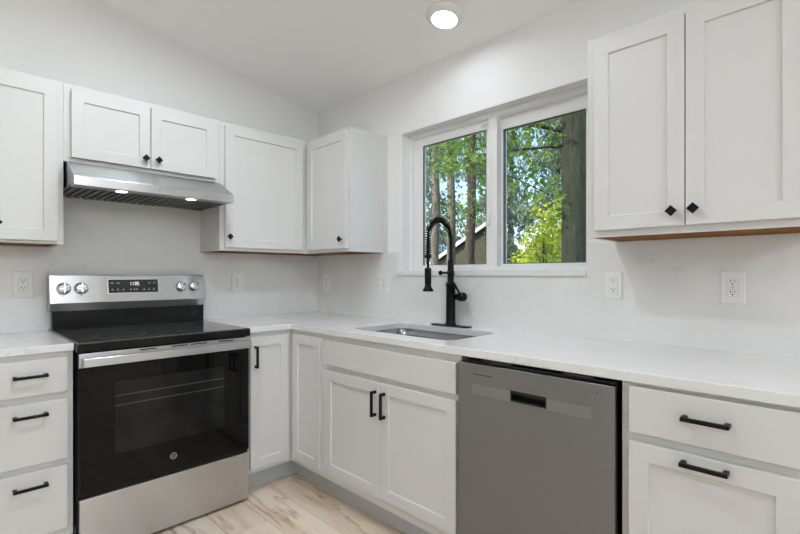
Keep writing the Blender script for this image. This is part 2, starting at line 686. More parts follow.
lk = finish('sash_lock', box(FW, 0.064, 0.0985, -1.514, -1.502, 1.47, 1.545), M['vinyl'], sl, 0.003)
finish('finger_pull', box(FW, 0.072, 0.0985, -1.522, -1.512, 1.50, 1.86), M['vinyl'], sl, 0.002)
finish('top_latch', box(FW, 0.086, 0.0985, -1.475, -1.445, 2.028, 2.040), M['vinyl'], sl, 0.002)
t1 = finish('trim_1', prism([[(-0.010, -0.872), (-0.010, -2.0745), (WT, -2.0745), (WT, -2.0735), (0.092, -2.0735), (0.092, -0.9015), (WT, -0.9015), (WT, -0.872)]],
                            lambda p, q, h: Vector((p, q, h)), 1.193, ZS), M['quartz'], None, 0.0015)
struct(t1, 'white stone window sill')

# ------------------------------------------------------------------ backsplash and worktops
bm = prism([[(-2.00, ZC), (-0.0005, ZC), (-0.0005, ZB - 0.001), (XR1 + 0.003, ZB - 0.001), (XR1 + 0.003, 1.736), (-1.636, 1.736), (-1.636, ZB - 0.001), (-2.00, ZB - 0.001)]],
           lambda p, q, h: Vector((p, h, q)), 0.0, WT - 0.0006)
tag(finish('backsplash', bm, M['quartz'], None, 0.0008), 'white veined quartz backsplash behind the stove, rising up to the range hood', 'backsplash')
bm = prism([[(WT - 0.0006, ZC), (WT - 0.0006, ZB - 0.001), (-0.8715, ZB - 0.001), (-0.8715, 1.1925), (-2.075, 1.1925), (-2.075, ZB - 0.001), (-2.95, ZB - 0.001), (-2.95, ZC)]],
           lambda p, q, h: Vector((h, p, q)), 0.0, WT - 0.0006)
tag(finish('backsplash', bm, M['quartz'], None, 0.0008), 'white veined quartz backsplash below and beside the window over the sink', 'backsplash')

# the L-shaped worktop with the sink cut-out
SX0, SX1, SY0, SY1, SR = -0.510, -0.125, -1.698, -1.036, 0.052


def round_rect(x0, x1, y0, y1, r, n=6):
    out = []
    for cx, cy, s in ((x1 - r, y1 - r, 0), (x0 + r, y1 - r, 1), (x0 + r, y0 + r, 2), (x1 - r, y0 + r, 3)):
        for k in range(n + 1):
            t = (s + k / n) * math.pi / 2
            out.append((cx + r * math.cos(t), cy + r * math.sin(t)))
    return out


CF = 0.6243
arc = [(-CF - 0.02 + 0.02 * math.cos(t), -CF - 0.02 + 0.02 * math.sin(t)) for t in [math.pi / 2 * (1 - k / 5) for k in range(6)]]
bm = prism([[(XR1 + 0.002, WT), (XR1 + 0.002, -CF)] + arc + [(-CF, -2.95), (WT, -2.95), (WT, WT)], round_rect(SX0, SX1, SY0, SY1, SR)],
           lambda p, q, h: Vector((p, q, h)), ZC0, ZC)
ct = finish('worktop', bm, M['quartz'], None, 0.0018)
tag(ct, 'L-shaped white quartz worktop with the sink, running around the corner to the dishwasher', 'countertop')
bm = box(FW, -2.00, XR0 - 0.003, -CF, WT, ZC0, ZC)
tag(finish('worktop', bm, M['quartz'], None, 0.0018), 'short white quartz worktop over the three-drawer cabinet beside the stove', 'countertop')


# ------------------------------------------------------------------ cabinets
def upper(name_label, F, a0, a1, z0, doors, group, label, end_left=True, a1_box=None, back=-WT):
    r = root('wall_cabinet', F((a0 + a1) / 2, -WT + 0.14, z0), label, 'cabinet', group)
    ab = a1 if a1_box is None else a1_box
    # carcass: closed box whose underside is recessed behind the frame and sides
    bm = bmesh.new()
    t = 0.016

    def ring(i, z):
        return [bm.verts.new(F(a, d, z)) for a, d in ((a0 + i, back + i * 0.3), (ab - i, back + i * 0.3), (ab - i, DU - i * 0.5), (a0 + i, DU - i * 0.5))]
    rr = [ring(0, ZT), ring(0, z0), ring(t, z0), ring(t, z0 + 0.007)]
    bm.faces.new(rr[0])
    for p, q in zip(rr, rr[1:]):
        for k in range(4):
            bm.faces.new((p[k], p[(k + 1) % 4], q[(k + 1) % 4], q[k]))
    bm.faces.new(rr[3])
    finish('cabinet_box', bm, M['cabinet'], r, 0.0012)
    finish('bottom_panel', box(F, a0 + t, ab - t, back + t * 0.3, DU - t * 0.5, z0 + 0.0006, z0 + 0.0068), M['wood'], r)
    for (p, q, zz0, zz1, ka, kz) in doors:
        d = finish('door', shaker(F, p, q, zz0, zz1, DU + 0.0005, DU + DT), M['cabinet'], r, 0.0012)
        if ka is not None:
            knob(F, ka, kz, DU + DT, d)
    return r


UG = 'white wall cabinets'
upper('', FA, -1.945, -1.6365, ZB, [(-1.916, -1.660, 1.355, 2.080, -1.874, 1.426)], UG,
      'narrow single-door white wall cabinet on the blank-wall side of the range hood')
upper('', FA, -1.6360, -0.8875, 1.737, [(-1.608, -1.2645, 1.757, 2.080, -1.290, 1.806), (-1.2605, -0.916, 1.757, 2.080, -1.228, 1.806)], UG,
      'short two-door white wall cabinet right above the steel range hood')
upper('', FA, -0.8870, -DU, ZB, [(-0.859, -0.323, 1.361, 2.084, -0.838, 1.424)], UG,
      'single-door white wall cabinet between the range hood and the room corner', a1_box=WT - 0.001)
r = upper('', FB, DU + 0.0005, 0.740, ZB, [(0.301, 0.722, 1.361, 2.084, 0.677, 1.418)], UG,
          'white wall cabinet on the window wall, side panel facing the window')
finish('scribe_strip', box(FB, 0.7402, 0.772, -WT, -0.004, ZB, ZT), M['cabinet'], r, 0.001)
upper('', FB, 2.194, 2.862, ZB, [(2.226, 2.5265, 1.366, 2.078, 2.491, 1.415), (2.5300, 2.831, 1.366, 2.078, 2.555, 1.418)], UG,
      'tall two-door white wall cabinet over the two outlets, past the window')


def base_box(F, a0, a1, parent, z0=0.115, mat='cabinet', d0=-0.001):
    finish('cabinet_box', box(F, a0, a1, d0, DB, z0, ZC0 - 0.0005), M[mat], parent, 0.0012)


TK = 0.5325
BG = 'white base cabinets'
# left three-drawer base
r = root('base_cabinet', (-1.81, -0.3, 0), 'white base cabinet with a column of three slab drawers beside the stove', 'cabinet', BG)
base_box(FA, -1.965, XR0 - 0.003, r)
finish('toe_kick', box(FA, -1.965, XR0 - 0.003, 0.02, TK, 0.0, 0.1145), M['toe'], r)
for z0, z1, hz in ((0.718, 0.859, 0.798), (0.443, 0.689, 0.642), (0.156, 0.416, 0.362)):
    d = finish('drawer', box(FA, -1.938, -1.675, DB + 0.0005, DB + DT, z0, z1), M['cabinet'], r, 0.002)
    pull(FA, -1.797, hz, DB + DT, 0.109, False, d)

# corner base (L-shaped)
r = root('base_cabinet', (-0.45, -0.45, 0), 'corner base cabinet with two white doors meeting at a right angle', 'cabinet', BG)
bm = prism([[(XR1 + 0.003, 0.001), (0.001, 0.001), (0.001, -0.9195), (-DB, -0.9195), (-DB, -DB), (XR1 + 0.003, -DB)]], lambda p, q, h: Vector((p, q, h)), 0.115, ZC0 - 0.0005)
finish('cabinet_box', bm, M['cabinet'], r, 0.0012)
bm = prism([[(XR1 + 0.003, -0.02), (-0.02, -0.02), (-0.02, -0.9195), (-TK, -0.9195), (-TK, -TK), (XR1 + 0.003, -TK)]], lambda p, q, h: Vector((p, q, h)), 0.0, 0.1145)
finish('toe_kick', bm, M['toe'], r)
d = finish('door', shaker(FA, -0.868, -0.632, 0.141, 0.860, DB + 0.0005, DB + DT), M['cabinet'], r, 0.0012)
pull(FA, -0.842, 0.752, DB + DT, 0.118, True, d)
d = finish('door', shaker(FB, 0.640, 0.906, 0.148, 0.860, DB + 0.0005, DB + DT), M['cabinet'], r, 0.0012)

# sink base
r = root('base_cabinet', (-0.3, -1.375, 0), 'white sink base cabinet with a false drawer front over two doors', 'cabinet', BG)
bm = bmesh.new()
rr = []
for i_, z in ((0, ZC0 - 0.0005), (0, 0.115), (None, 0), (0.018, 0.133), (0.018, ZC0 - 0.0005)):
    if i_ is not None:
        rr.append([bm.verts.new(FB(a, d, z)) for a, d in ((0.920 + i_, -0.001 + i_), (1.8315 - i_, -0.001 + i_), (1.8315 - i_, DB - i_), (0.920 + i_, DB - i_))])
for k in range(4):
    j = (k + 1) % 4
    bm.faces.new((rr[0][k], rr[0][j], rr[1][j], rr[1][k]))
    bm.faces.new((rr[2][k], rr[2][j], rr[3][j], rr[3][k]))
    bm.faces.new((rr[0][k], rr[0][j], rr[3][j], rr[3][k]))
bm.faces.new(rr[1])
bm.faces.new(rr[2])
finish('cabinet_box', bm, M['cabinet'], r, 0.0012)
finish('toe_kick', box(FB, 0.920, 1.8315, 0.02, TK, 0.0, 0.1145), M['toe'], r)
finish('false_front', box(FB, 0.951, 1.817, DB + 0.0005, DB + DT, 0.726, 0.851), M['cabinet'], r, 0.002)
d = finish('door', shaker(FB, 0.951, 1.3795, 0.160, 0.698, DB + 0.0005, DB + DT), M['cabinet'], r, 0.0012)
pull(FB, 1.351, 0.602, DB + DT, 0.118, True, d)
d = finish('door', shaker(FB, 1.3825, 1.817, 0.166, 0.701, DB + 0.0005, DB + DT), M['cabinet'], r, 0.0012)
pull(FB, 1.412, 0.602, DB + DT, 0.118, True, d)

# right base
r = root('base_cabinet', (-0.3, -2.65, 0), 'white base cabinet beyond the dishwasher with a slab drawer over a pull-out front', 'cabinet', BG)
base_box(FB, 2.433, 2.872, r)
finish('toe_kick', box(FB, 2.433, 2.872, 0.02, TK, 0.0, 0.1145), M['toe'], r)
d = finish('drawer', box(FB, 2.457, 2.846, DB + 0.0005, DB + DT, 0.737, 0.871), M['cabinet'], r, 0.002)
pull(FB, 2.651, 0.811, DB + DT, 0.109, False, d)
d = finish('pull_out_front', shaker(FB, 2.457, 2.846, 0.150, 0.711, DB + 0.0005, DB + DT), M['cabinet'], r, 0.0012)
pull(FB, 2.648, 0.688, DB + DT, 0.109, False, d)

# ------------------------------------------------------------------ sink and faucet
# the sink base box is solid below; the bowl is a shallow steel basin hung under the worktop, so the box is cut out for it
sink = root('sink', (-0.315, -1.3725, 0.70), 'undermounted stainless steel kitchen sink set into the L-shaped worktop', 'sink')
bm = bmesh.new()
prev = None
for off, z in ((0.030, ZC0 - 0.0012), (-0.004, ZC0 - 0.0012), (-0.006, 0.80), (-0.012, 0.70), (-0.045, 0.668)):
    ring = [bm.verts.new((p[0], p[1], z)) for p in round_rect(SX0 - off, SX1 + off, SY0 - off, SY1 + off, SR)]
    if prev:
        n = len(ring)
        for k in range(n):
            bm.faces.new((prev[k], prev[(k + 1) % n], ring[(k + 1) % n], ring[k]))
    prev = ring
bm.faces.new(list(reversed(prev)))
o = finish('basin', bm, M['sink'], sink, 0, True, recalc=True)
so = o.modifiers.new('thick', 'SOLIDIFY')
so.thickness = 0.0015
so.offset = 1
bm = lathe([(0.0, 0.672), (0.030, 0.672), (0.044, 0.6715), (0.046, 0.668), (0.0, 0.667)], Matrix.Translation((-0.26, -1.40, 0)), 24)
finish('drain', bm, M['chrome'], sink, 0, True)

FX, FY = -0.062, -1.350
fa = root('faucet', (FX, FY, ZC), 'matte black pull-down spring faucet standing on the worktop behind the sink', 'faucet')
rr = round_rect(FX - 0.026, FX + 0.026, FY - 0.128, FY + 0.128, 0.012, 4)
finish('deck_plate', prism([rr], lambda p, q, h: Vector((p, q, h)), ZC + 0.0003, ZC + 0.007), M['faucet'], fa, 0.0015)
T = Matrix.Translation((FX, FY, 0))
bm = lathe([(0.031, ZC + 0.007), (0.031, ZC + 0.014), (0.0265, ZC + 0.020), (0.0255, 1.134), (0.0285, 1.138), (0.0285, 1.148), (0.024, 1.152), (0.0175, 1.162), (0.0165, 1.274), (0.0150, 1.280)], T, 28)
finish('body', bm, M['faucet'], fa, 0, True)
# arch
R = 0.095
path = []
for k in range(9):
    path.append(Vector((FX, FY, 1.276 + (1.398 - 1.276) * k / 8)))
for k in range(1, 25):
    t = math.pi * k / 24
    path.append(Vector((FX - R + R * math.cos(t), FY, 1.398 + R * math.sin(t))))
for k in range(1, 10):
    path.append(Vector((FX - 2 * R, FY, 1.398 - (1.398 - 1.232) * k / 9)))
finish('hose', tube(path, 0.0072, 12), M['faucet'], fa, 0, True)
# coil spring wound round the hose
L = [0.0]
sp_path = path[:-3]
for p, q in zip(sp_path, sp_path[1:]):
    L.append(L[-1] + (q - p).length)
tot = L[-1]
turns = int(tot / 0.0122)
cp = []
N = turns * 11
yv = Vector((0, 1, 0))
for i in range(N + 1):
    s = tot * i / N
    k = max(j for j in range(len(L) - 1) if L[j] <= s + 1e-9)
    f = (s - L[k]) / (L[k + 1] - L[k])
    p = sp_path[k].lerp(sp_path[k + 1], f)
    t = (sp_path[k + 1] - sp_path[k]).normalized()
    u = t.cross(yv).normalized()
    a = 2 * math.pi * turns * i / N
    cp.append(p + (u * math.cos(a) + yv * math.sin(a)) * 0.0145)
finish('spring', tube(cp, 0.0027, 6), M['faucet'], fa, 0, True)
HX = FX - 2 * R
T2 = Matrix.Translation((HX, FY, 0))
finish('spring_collar', lathe([(0.010, 1.284), (0.0185, 1.286), (0.0185, 1.300), (0.010, 1.303)], T2, 20), M['faucet'], fa, 0, True)
finish('spray_head', lathe([(0.0, 1.111), (0.027, 1.111), (0.0285, 1.115), (0.027, 1.121), (0.019, 1.132), (0.0165, 1.142), (0.0175, 1.155), (0.018, 1.226), (0.0155, 1.234), (0.0, 1.235)], T2, 24), M['faucet'], fa, 0, True)
bm = bmesh.new()
add_tube(bm, [(FX - 0.010, FY, 1.208), (FX - 0.084, FY, 1.208)], 0.0052, 10)
add_lathe(bm, [(0.0, -0.0125), (0.007, -0.0105), (0.0115, -0.005), (0.0125, 0), (0.0115, 0.005), (0.007, 0.0105), (0.0, 0.0125)], axis_m((FX - 0.088, FY, 1.208), (1, 0, 0)), 16)
add_lathe(bm, [(0.0172, -0.012), (0.0205, -0.010), (0.0205, 0.010), (0.0172, 0.012)], Matrix.Translation((FX, FY, 1.208)), 20, False)
finish('dock_arm', bm, M['faucet'], fa, 0, True)
bm = lathe([(0.017, 0.015), (0.017, 0.054), (0.0215, 0.057), (0.0245, 0.063), (0.0245, 0.090), (0.021, 0.096), (0.0, 0.097)], axis_m((FX, FY, 1.078), (0, -1, 0)), 24)
va = finish('valve', bm, M['faucet'], fa, 0, True)
bm = tube([(FX - 0.006, FY - 0.070, 1.090), (FX - 0.012, FY - 0.060, 1.112), (FX - 0.020, FY - 0.048, 1.135), (FX - 0.024, FY - 0.043, 1.146)], [0.006, 0.0058, 0.0078, 0.0074], 12)
finish('lever', bm, M['faucet'], va, 0, True)


# ------------------------------------------------------------------ range hood
hd = root('range_hood', ((-1.628 - 0.889) / 2, -0.23, 1.60), 'stainless steel range hood under the short cabinet above the stove', 'range hood')
HX0, HX1 = -1.6285, -0.8890
prof = [(0.0005, 1.735), (0.290, 1.735), (0.466, 1.644), (0.470, 1.640), (0.470, 1.600), (0.456, 1.600), (0.456, 1.612), (0.015, 1.612), (0.015, 1.600), (0.0005, 1.600)]
finish('canopy', prism([prof], lambda p, q, h: FA(h, p, q), HX0, HX1), M['steel'], hd, 0.0015)
for x0, x1 in ((HX0 + 0.002, -1.262), (-1.258, HX1 - 0.002)):
    bm = bmesh.new()
    n = 11
    pts = []
    w = (x1 - x0) / n
    top = []
    for k in range(n):
        a = x0 + k * w
        pts += [(a, 1.6085), (a + w * 0.30, 1.6085), (a + w * 0.34, 1.6015), (a + w * 0.96, 1.6015)]
    pts.append((x1, 1.6085))
    pts += [(x1, 1.6118), (x0, 1.6118)]
    finish('baffle_filter', prism([pts], lambda p, q, h: FA(p, h, q), 0.016, 0.385), M['steel_dark'], hd, 0)
bm = box(FA, HX0 + 0.002, HX1 - 0.002, 0.386, 0.4555, 1.6005, 1.6118)
finish('lamp_rail', bm, M['steel'], hd, 0.001)
for x in (-1.430, -1.105):
    o = finish('lamp', lathe([(0.0, 1.5985), (0.024, 1.5985), (0.0245, 1.6004), (0.0, 1.6004)], Matrix.Translation((x, -0.422, 0)), 24), M['hood_lens'], hd, 0)
    finish('lamp_bezel', lathe([(0.0246, 1.5975), (0.030, 1.599), (0.030, 1.6004), (0.0246, 1.6004), (0.0246, 1.5975)], Matrix.Translation((x, -0.422, 0)), 24, False), M['chrome'], o, 0, True)
for x in (-1.277, -1.213):
    q = lathe([(0.0, 0.0), (0.004, 0.0), (0.004, 0.002), (0.0, 0.0025)], axis_m(FA(x, 0.470, 1.622), (0, -1, 0)), 12)
    finish('button', q, M['chrome'], hd, 0, True)

# ------------------------------------------------------------------ range
rg = root('range', ((XR0 + XR1) / 2, -0.33, 0), 'freestanding stainless steel electric range with a black glass oven door and cooktop', 'stove')
RX0, RX1 = XR0 + 0.001, XR1 - 0.001
RW = RX1 - RX0
finish('body', box(FA, RX0 + 0.004, RX1 - 0.004, 0.03, 0.615, 0.0, 0.874), M['black_enamel'], rg, 0.001)
ck = finish('cooktop', box(FA, RX0, RX1, 0.055, 0.662, 0.8745, 0.9165), M['cook_glass'], rg, 0.005, seg=3)
finish('front_lip', box(FA, RX0 - 0.0004, RX1 + 0.0004, 0.655, 0.6628, 0.8748, 0.9125), M['black_enamel'], ck, 0.003)
for x, d, rad in ((-1.455, 0.22, 0.075), (-1.10, 0.22, 0.075), (-1.455, 0.49, 0.105), (-1.10, 0.49, 0.09)):
    bm = lathe([(rad - 0.0015, 0.91655), (rad + 0.0015, 0.91655), (rad + 0.0015, 0.91675), (rad - 0.0015, 0.91675), (rad - 0.0015, 0.91655)], Matrix.Translation(FA(x, d, 0)), 48, False)
    finish('burner_ring', bm, M['ring'], ck)
# back console
prof = [(0.02, 0.917), (0.075, 0.917), (0.085, 1.012), (0.030, 1.012)]
finish('back_panel', prism([[(0.008, 0.9168), (0.062, 0.9168), (0.062, 1.018), (0.008, 1.018)]], lambda p, q, h: FA(h, p, q), RX0 + 0.002, RX1 - 0.002), M['black_enamel'], rg, 0.001)
cprof = [(0.006, 1.198), (0.058, 1.198), (0.064, 1.194), (0.094, 1.053), (0.092, 1.050), (0.066, 1.012), (0.006, 1.012)]
cn = finish('console', prism([cprof], lambda p, q, h: FA(h, p, q), RX0 - 0.011, RX1 - 0.004), M['steel'], rg, 0.0012)
# console face frame: point at height z, lifted e off the slanted face
tn = (0.094 - 0.064) / (1.194 - 1.053)
nl = math.hypot(1, tn)


def face(a, e, z):
    d = 0.064 + (1.194 - z) * tn
    return FA(a, d + e / nl, z + e * tn / nl)


nrm = Vector((0, -1 / nl, tn / nl))
finish('display_bezel', prism([[(-1.412, 1.094), (-1.155, 1.094), (-1.155, 1.176), (-1.412, 1.176)]], lambda p, q, h: face(p, h, q), -0.004, 0.0015), M['chrome'], cn, 0.0008)
dp = finish('display', prism([[(-1.407, 1.099), (-1.160, 1.099), (-1.160, 1.171), (-1.407, 1.171)]], lambda p, q, h: face(p, h, q), 0.0006, 0.0022), M['black_matte'], cn, 0.0003)
SEGS = {'0': 'abcdef', '1': 'bc', '5': 'acdfg'}


def add_seg_digit(bm, ch, a, z, w, h, t):
    R_ = {'a': (0, h - t, w, h), 'g': (0, h / 2 - t / 2, w, h / 2 + t / 2), 'd': (0, 0, w, t), 'f': (0, h / 2, t, h), 'e': (0, 0, t, h / 2), 'b': (w - t, h / 2, w, h), 'c': (w - t, 0, w, h / 2)}
    for s in SEGS[ch]:
        x0, z0, x1, z1 = R_[s]
        add_box(bm, lambda p, q, r_: face(p, q, r_), a + x0, a + x1, 0.0021, 0.0026, z + z0, z + z1)


bm = bmesh.new()
a = -1.306
for ch in '11:05':
    if ch == ':':
        for zz in (1.143, 1.153):
            add_box(bm, face, a, a + 0.002, 0.0021, 0.0026, zz, zz + 0.002)
        a += 0.005
    else:
        add_seg_digit(bm, ch, a, 1.139, 0.0085, 0.018, 0.0020)
        a += 0.0115
finish('clock_digits', bm, M['digits'], cn)
for x, w in ((-1.396, 0.014), (-1.368, 0.014), (-1.212, 0.013), (-1.185, 0.013)):
    finish('touch_key', box(face, x, x + w, 0.0021, 0.0025, 1.150, 1.1535), M['print'], cn)
for x in (-1.394, -1.368, -1.341, -1.305, -1.287, -1.274, -1.238, -1.213, -1.188):
    finish('touch_key', prism([[(x, 1.113), (x + 0.009, 1.113), (x + 0.009, 1.1155), (x + 0.006, 1.1155), (x + 0.006, 1.122), (x + 0.003, 1.122), (x + 0.003, 1.1155), (x, 1.1155)]], lambda p, q, h: face(p, h, q), 0.0021, 0.0025), M['print'], cn)
for x in (-1.604, -1.530, -1.034, -0.960):
    c = face(x, 0.0, 1.127)
    mt = axis_m(c, nrm)
    k = finish('knob', lathe([(0.0, 0.0), (0.031, 0.0), (0.031, 0.004), (0.027, 0.006), (0.0255, 0.020), (0.022, 0.023), (0.0, 0.0235)], mt, 28), M['chrome'], cn, 0, True)
    bm = prism([[(-0.0045, -0.025), (0.0045, -0.025), (0.0045, 0.025), (-0.0045, 0.025)]], lambda p, q, h: face(x + p, h, 1.127 + q), 0.020, 0.034)
    finish('knob_grip', bm, M['chrome'], cn, 0.0015)
    bm = prism([[(-0.001, -0.040), (0.001, -0.040), (0.001, -0.034), (-0.001, -0.034)]], lambda p, q, h: face(x + p, h, 1.127 + q), 0.0002, 0.0008)
    finish('knob_mark', bm, M['slot'], cn)
# oven door
OD0 = 0.6165
dr = finish('oven_door', box(FA, RX0 + 0.006, RX1 - 0.004, OD0, 0.655, 0.276, 0.8695), M['black_enamel'], rg, 0.003)
finish('glass_front', box(FA, RX0 + 0.010, RX1 - 0.008, 0.6545, 0.658, 0.280, 0.812), M['glass_black'], dr, 0.001)
# window with rack lines seen through the glass
finish('oven_window', box(FA, -1.515, -1.030, 0.6582, 0.6584, 0.420, 0.735), M['oven_window'], dr)
for z in (0.630, 0.672):
    finish('oven_rack', box(FA, -1.514, -1.032, 0.6584, 0.6586, z, z + 0.0022), M['rack'], dr)
# steel top strip with vent slots
bm = prism([[(RX0 + 0.006, 0.812), (RX1 - 0.004, 0.812), (RX1 - 0.004, 0.870), (RX0 + 0.006, 0.870)]], lambda p, q, h: FA(p, h, q), 0.6548, 0.664)
st = finish('door_top_trim', bm, M['steel'], dr, 0.0015)
for x0, x1 in ((-1.445, -1.375), (-1.30, -1.215), (-1.205, -1.125), (-1.065, -1.03), (-1.345, -1.335)):
    pass
for x0, x1 in ((-1.420, -1.350), (-1.285, -1.210), (-1.200, -1.120), (-1.060, -0.985)):
    finish('vent_slot', box(FA, x0, x1, 0.6632, 0.6643, 0.8605, 0.8660), M['dark'], dr)
# flat bar handle with rounded ends standing off the strip
hprof = []
hprof = [(RX0 + 0.012, 0.664), (RX0 + 0.030, 0.664), (RX0 + 0.034, 0.690), (RX1 - 0.032, 0.690), (RX1 - 0.028, 0.664), (RX1 - 0.010, 0.664), (RX1 - 0.010, 0.698), (RX1 - 0.016, 0.704), (RX0 + 0.018, 0.704), (RX0 + 0.012, 0.698)]
finish('handle', prism([hprof], lambda p, q, h: FA(p, q, h), 0.818, 0.853), M['steel'], dr, 0.003, seg=3)
# round badge with a script-like monogram
bm = bmesh.new()
mt = axis_m(FA(-1.274, 0.658, 0.347), (0, -1, 0))
add_lathe(bm, [(0.0115, 0.0), (0.0150, 0.0), (0.0150, 0.0008), (0.0115, 0.0008), (0.0115, 0.0)], mt, 28, False)
bg_ = finish('badge', bm, M['badge'], dr)
bm = bmesh.new()
ring_pts = [FA(-1.274 - 0.0035 + 0.0045 * math.cos(t), 0.6585, 0.347 + 0.0055 * math.sin(t)) for t in [math.pi * (0.25 + 1.5 * k / 12) for k in range(13)]]
add_tube(bm, ring_pts, 0.0008, 5)
add_tube(bm, [FA(-1.274 - 0.004, 0.6585, 0.347), FA(-1.274 + 0.0005, 0.6585, 0.347), FA(-1.274 - 0.0005, 0.6585, 0.341)], 0.0008, 5)
e_pts = [FA(-1.274 + 0.0055 + 0.0035 * math.cos(t), 0.6585, 0.347 + 0.0052 * math.sin(t)) for t in [math.pi * (0.3 + 1.4 * k / 12) for k in range(13)]]
add_tube(bm, e_pts, 0.0008, 5)
add_tube(bm, [FA(-1.274 + 0.002, 0.6585, 0.347), FA(-1.274 + 0.0075, 0.6585, 0.348)], 0.0008, 5)
finish('monogram', bm, M['badge'], dr)
# bottom drawer
dw_ = finish('storage_drawer', box(FA, RX0 + 0.010, RX1 - 0.006, 0.6165, 0.652, 0.016, 0.2600), M['steel'], rg, 0.002)
finish('drawer_gap', box(FA, RX0 + 0.006, RX1 - 0.006, 0.6155, 0.640, 0.2605, 0.2755), M['dark'], rg)
for x in (RX0 + 0.05, RX1 - 0.05):
    finish('foot', lathe([(0.018, 0.0), (0.018, 0.015)], Matrix.Translation(FA(x, 0.60, 0)), 16), M['black_matte'], rg)

# ------------------------------------------------------------------ dishwasher
dw = root('dishwasher', (-0.3, -2.13, 0), 'built-in stainless steel dishwasher under the worktop between white base cabinets', 'dishwasher')
finish('tub', box(FB, 1.8335, 2.4315, 0.03, 0.560, 0.02, 0.860), M['black_matte'], dw)
DA0, DA1, DF = 1.842, 2.4235, 0.637
PA0, PA1, PZ0, PZ1 = 2.074, 2.203, 0.757, 0.789
bm = prism([[(DA0, 0.112), (DA1, 0.112), (DA1, 0.865), (DA0, 0.865)], [(PA0, PZ0), (PA1, PZ0), (PA1, PZ1), (PA0, PZ1)]], lambda p, q, h: FB(p, h, q), 0.575, DF)
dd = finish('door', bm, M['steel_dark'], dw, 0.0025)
bm = prism([[(1.906, 0.7515), (2.354, 0.7515), (2.354, 0.789), (1.906, 0.789)], [(PA0 - 0.002, PZ0 - 0.002), (PA1 + 0.002, PZ0 - 0.002), (PA1 + 0.002, 0.7885), (PA0 - 0.002, 0.7885)]],
           lambda p, q, h: FB(p, h, q), DF - 0.003, DF + 0.0006)
finish('handle_strip', bm, M['steel_pocket'], dd, 0.0003)
bm = wh = prism([[(PA0 - 0.003, PZ0 - 0.003), (PA1 + 0.003, PZ0 - 0.003), (PA1 + 0.003, PZ1 + 0.003), (PA0 - 0.003, PZ1 + 0.003)],
                 [(PA0 + 0.001, PZ0 + 0.001), (PA1 - 0.001, PZ0 + 0.001), (PA1 - 0.001, PZ1 - 0.001), (PA0 + 0.001, PZ1 - 0.001)]], lambda p, q, h: FB(p, h, q), DF - 0.03, DF + 0.0018)
finish('pocket_rim', bm, M['black_matte'], dd, 0.0006)
finish('pocket_back', box(FB, PA0, PA1, 0.580, 0.600, PZ0, PZ1), M['dark'], dd)
finish('pocket_grip', box(FB, PA0 + 0.001, PA1 - 0.001, DF - 0.022, DF - 0.004, PZ1 - 0.010, PZ1 - 0.001), M['black_matte'], dd, 0.002)
finish('indicator_slot', box(FB, 1.911, 1.994, DF - 0.001, DF + 0.0004, 0.8245, 0.8275), M['slot'], dd)
finish('status_dot', lathe([(0.0, 0.0), (0.0022, 0.0), (0.0022, 0.0006), (0.0, 0.0006)], axis_m(FB(2.372, DF, 0.838), (-1, 0, 0)), 10), M['slot'], dd)
cp_ = finish('control_panel', box(FB, DA0 + 0.02, DA1 - 0.004, 0.560, 0.612, 0.8655, 0.8725), M['black_matte'], dw, 0.001)
for a0, a1 in ((1.925, 2.050), (2.245, 2.345)):
    finish('button_strip', box(FB, a0, a1, 0.585, 0.607, 0.8725, 0.8737), M['badge'], dw)
finish('kick_plate', box(FB, DA0, DA1, 0.50, 0.540, 0.0, 0.108), M['black_matte'], dw)


# ------------------------------------------------------------------ outlets
def outlet(F, a, z, w, h, style, label):
    r = root('wall_outlet', F(a, 0.0, z), label, 'outlet', 'white wall outlets on the backsplash')
    pl = finish('cover_plate', box(F, a - w / 2, a + w / 2, 0.0002, 0.0055, z - h / 2, z + h / 2), M['plastic'], r, 0.002)
    if style == 'block':
        iw, ih = 0.034, 0.067
        finish('insert_seam', box(F, a - iw / 2 - 0.001, a + iw / 2 + 0.001, 0.0054, 0.0058, z - ih / 2 - 0.001, z + ih / 2 + 0.001), M['grey_line'], r)
        finish('receptacle', box(F, a - iw / 2, a + iw / 2, 0.005, 0.0072, z - ih / 2, z + ih / 2), M['plastic'], r, 0.001)
        e = 0.0072
        cs = (z + 0.0185, z - 0.0185)
    else:
        e = 0.0072
        cs = (z + 0.0195, z - 0.0195)
        for c in cs:
            pts = []
            for k in range(32):
                t = 2 * math.pi * k / 32
                pts.append((0.0175 * math.cos(t), max(-0.0135, min(0.0135, 0.0175 * math.sin(t)))))
            ring = [(p * 1.06, q * 1.07) for p, q in pts]
            finish('receptacle_seam', prism([ring], lambda p, q, hh: F(a + p, hh, c + q), 0.0050, 0.0057), M['grey_line'], r)
            finish('receptacle', prism([pts], lambda p, q, hh: F(a + p, hh, c + q), 0.005, e), M['plastic'], r, 0.0006)
        finish('screw', lathe([(0.0, 0.0), (0.003, 0.0), (0.0026, 0.001), (0.0, 0.0012)], axis_m(F(a, 0.0055, z), F(0, 1, 0)), 12), M['grey_line'], r)
    for c in cs:
        for s, hh in ((-0.0063, 0.0085), (0.0063, 0.007)):
            finish('slot', box(F, a + s - 0.0012, a + s + 0.0012, e - 0.001, e + 0.0002, c + 0.001, c + 0.001 + hh), M['slot'], r)
        finish('ground_hole', lathe([(0.0, 0.0), (0.0027, 0.0), (0.0027, 0.0012), (0.0, 0.0012)], axis_m(F(a, e - 0.001, c - 0.0055), F(0, 1, 0)), 12), M['slot'], r)
    return r


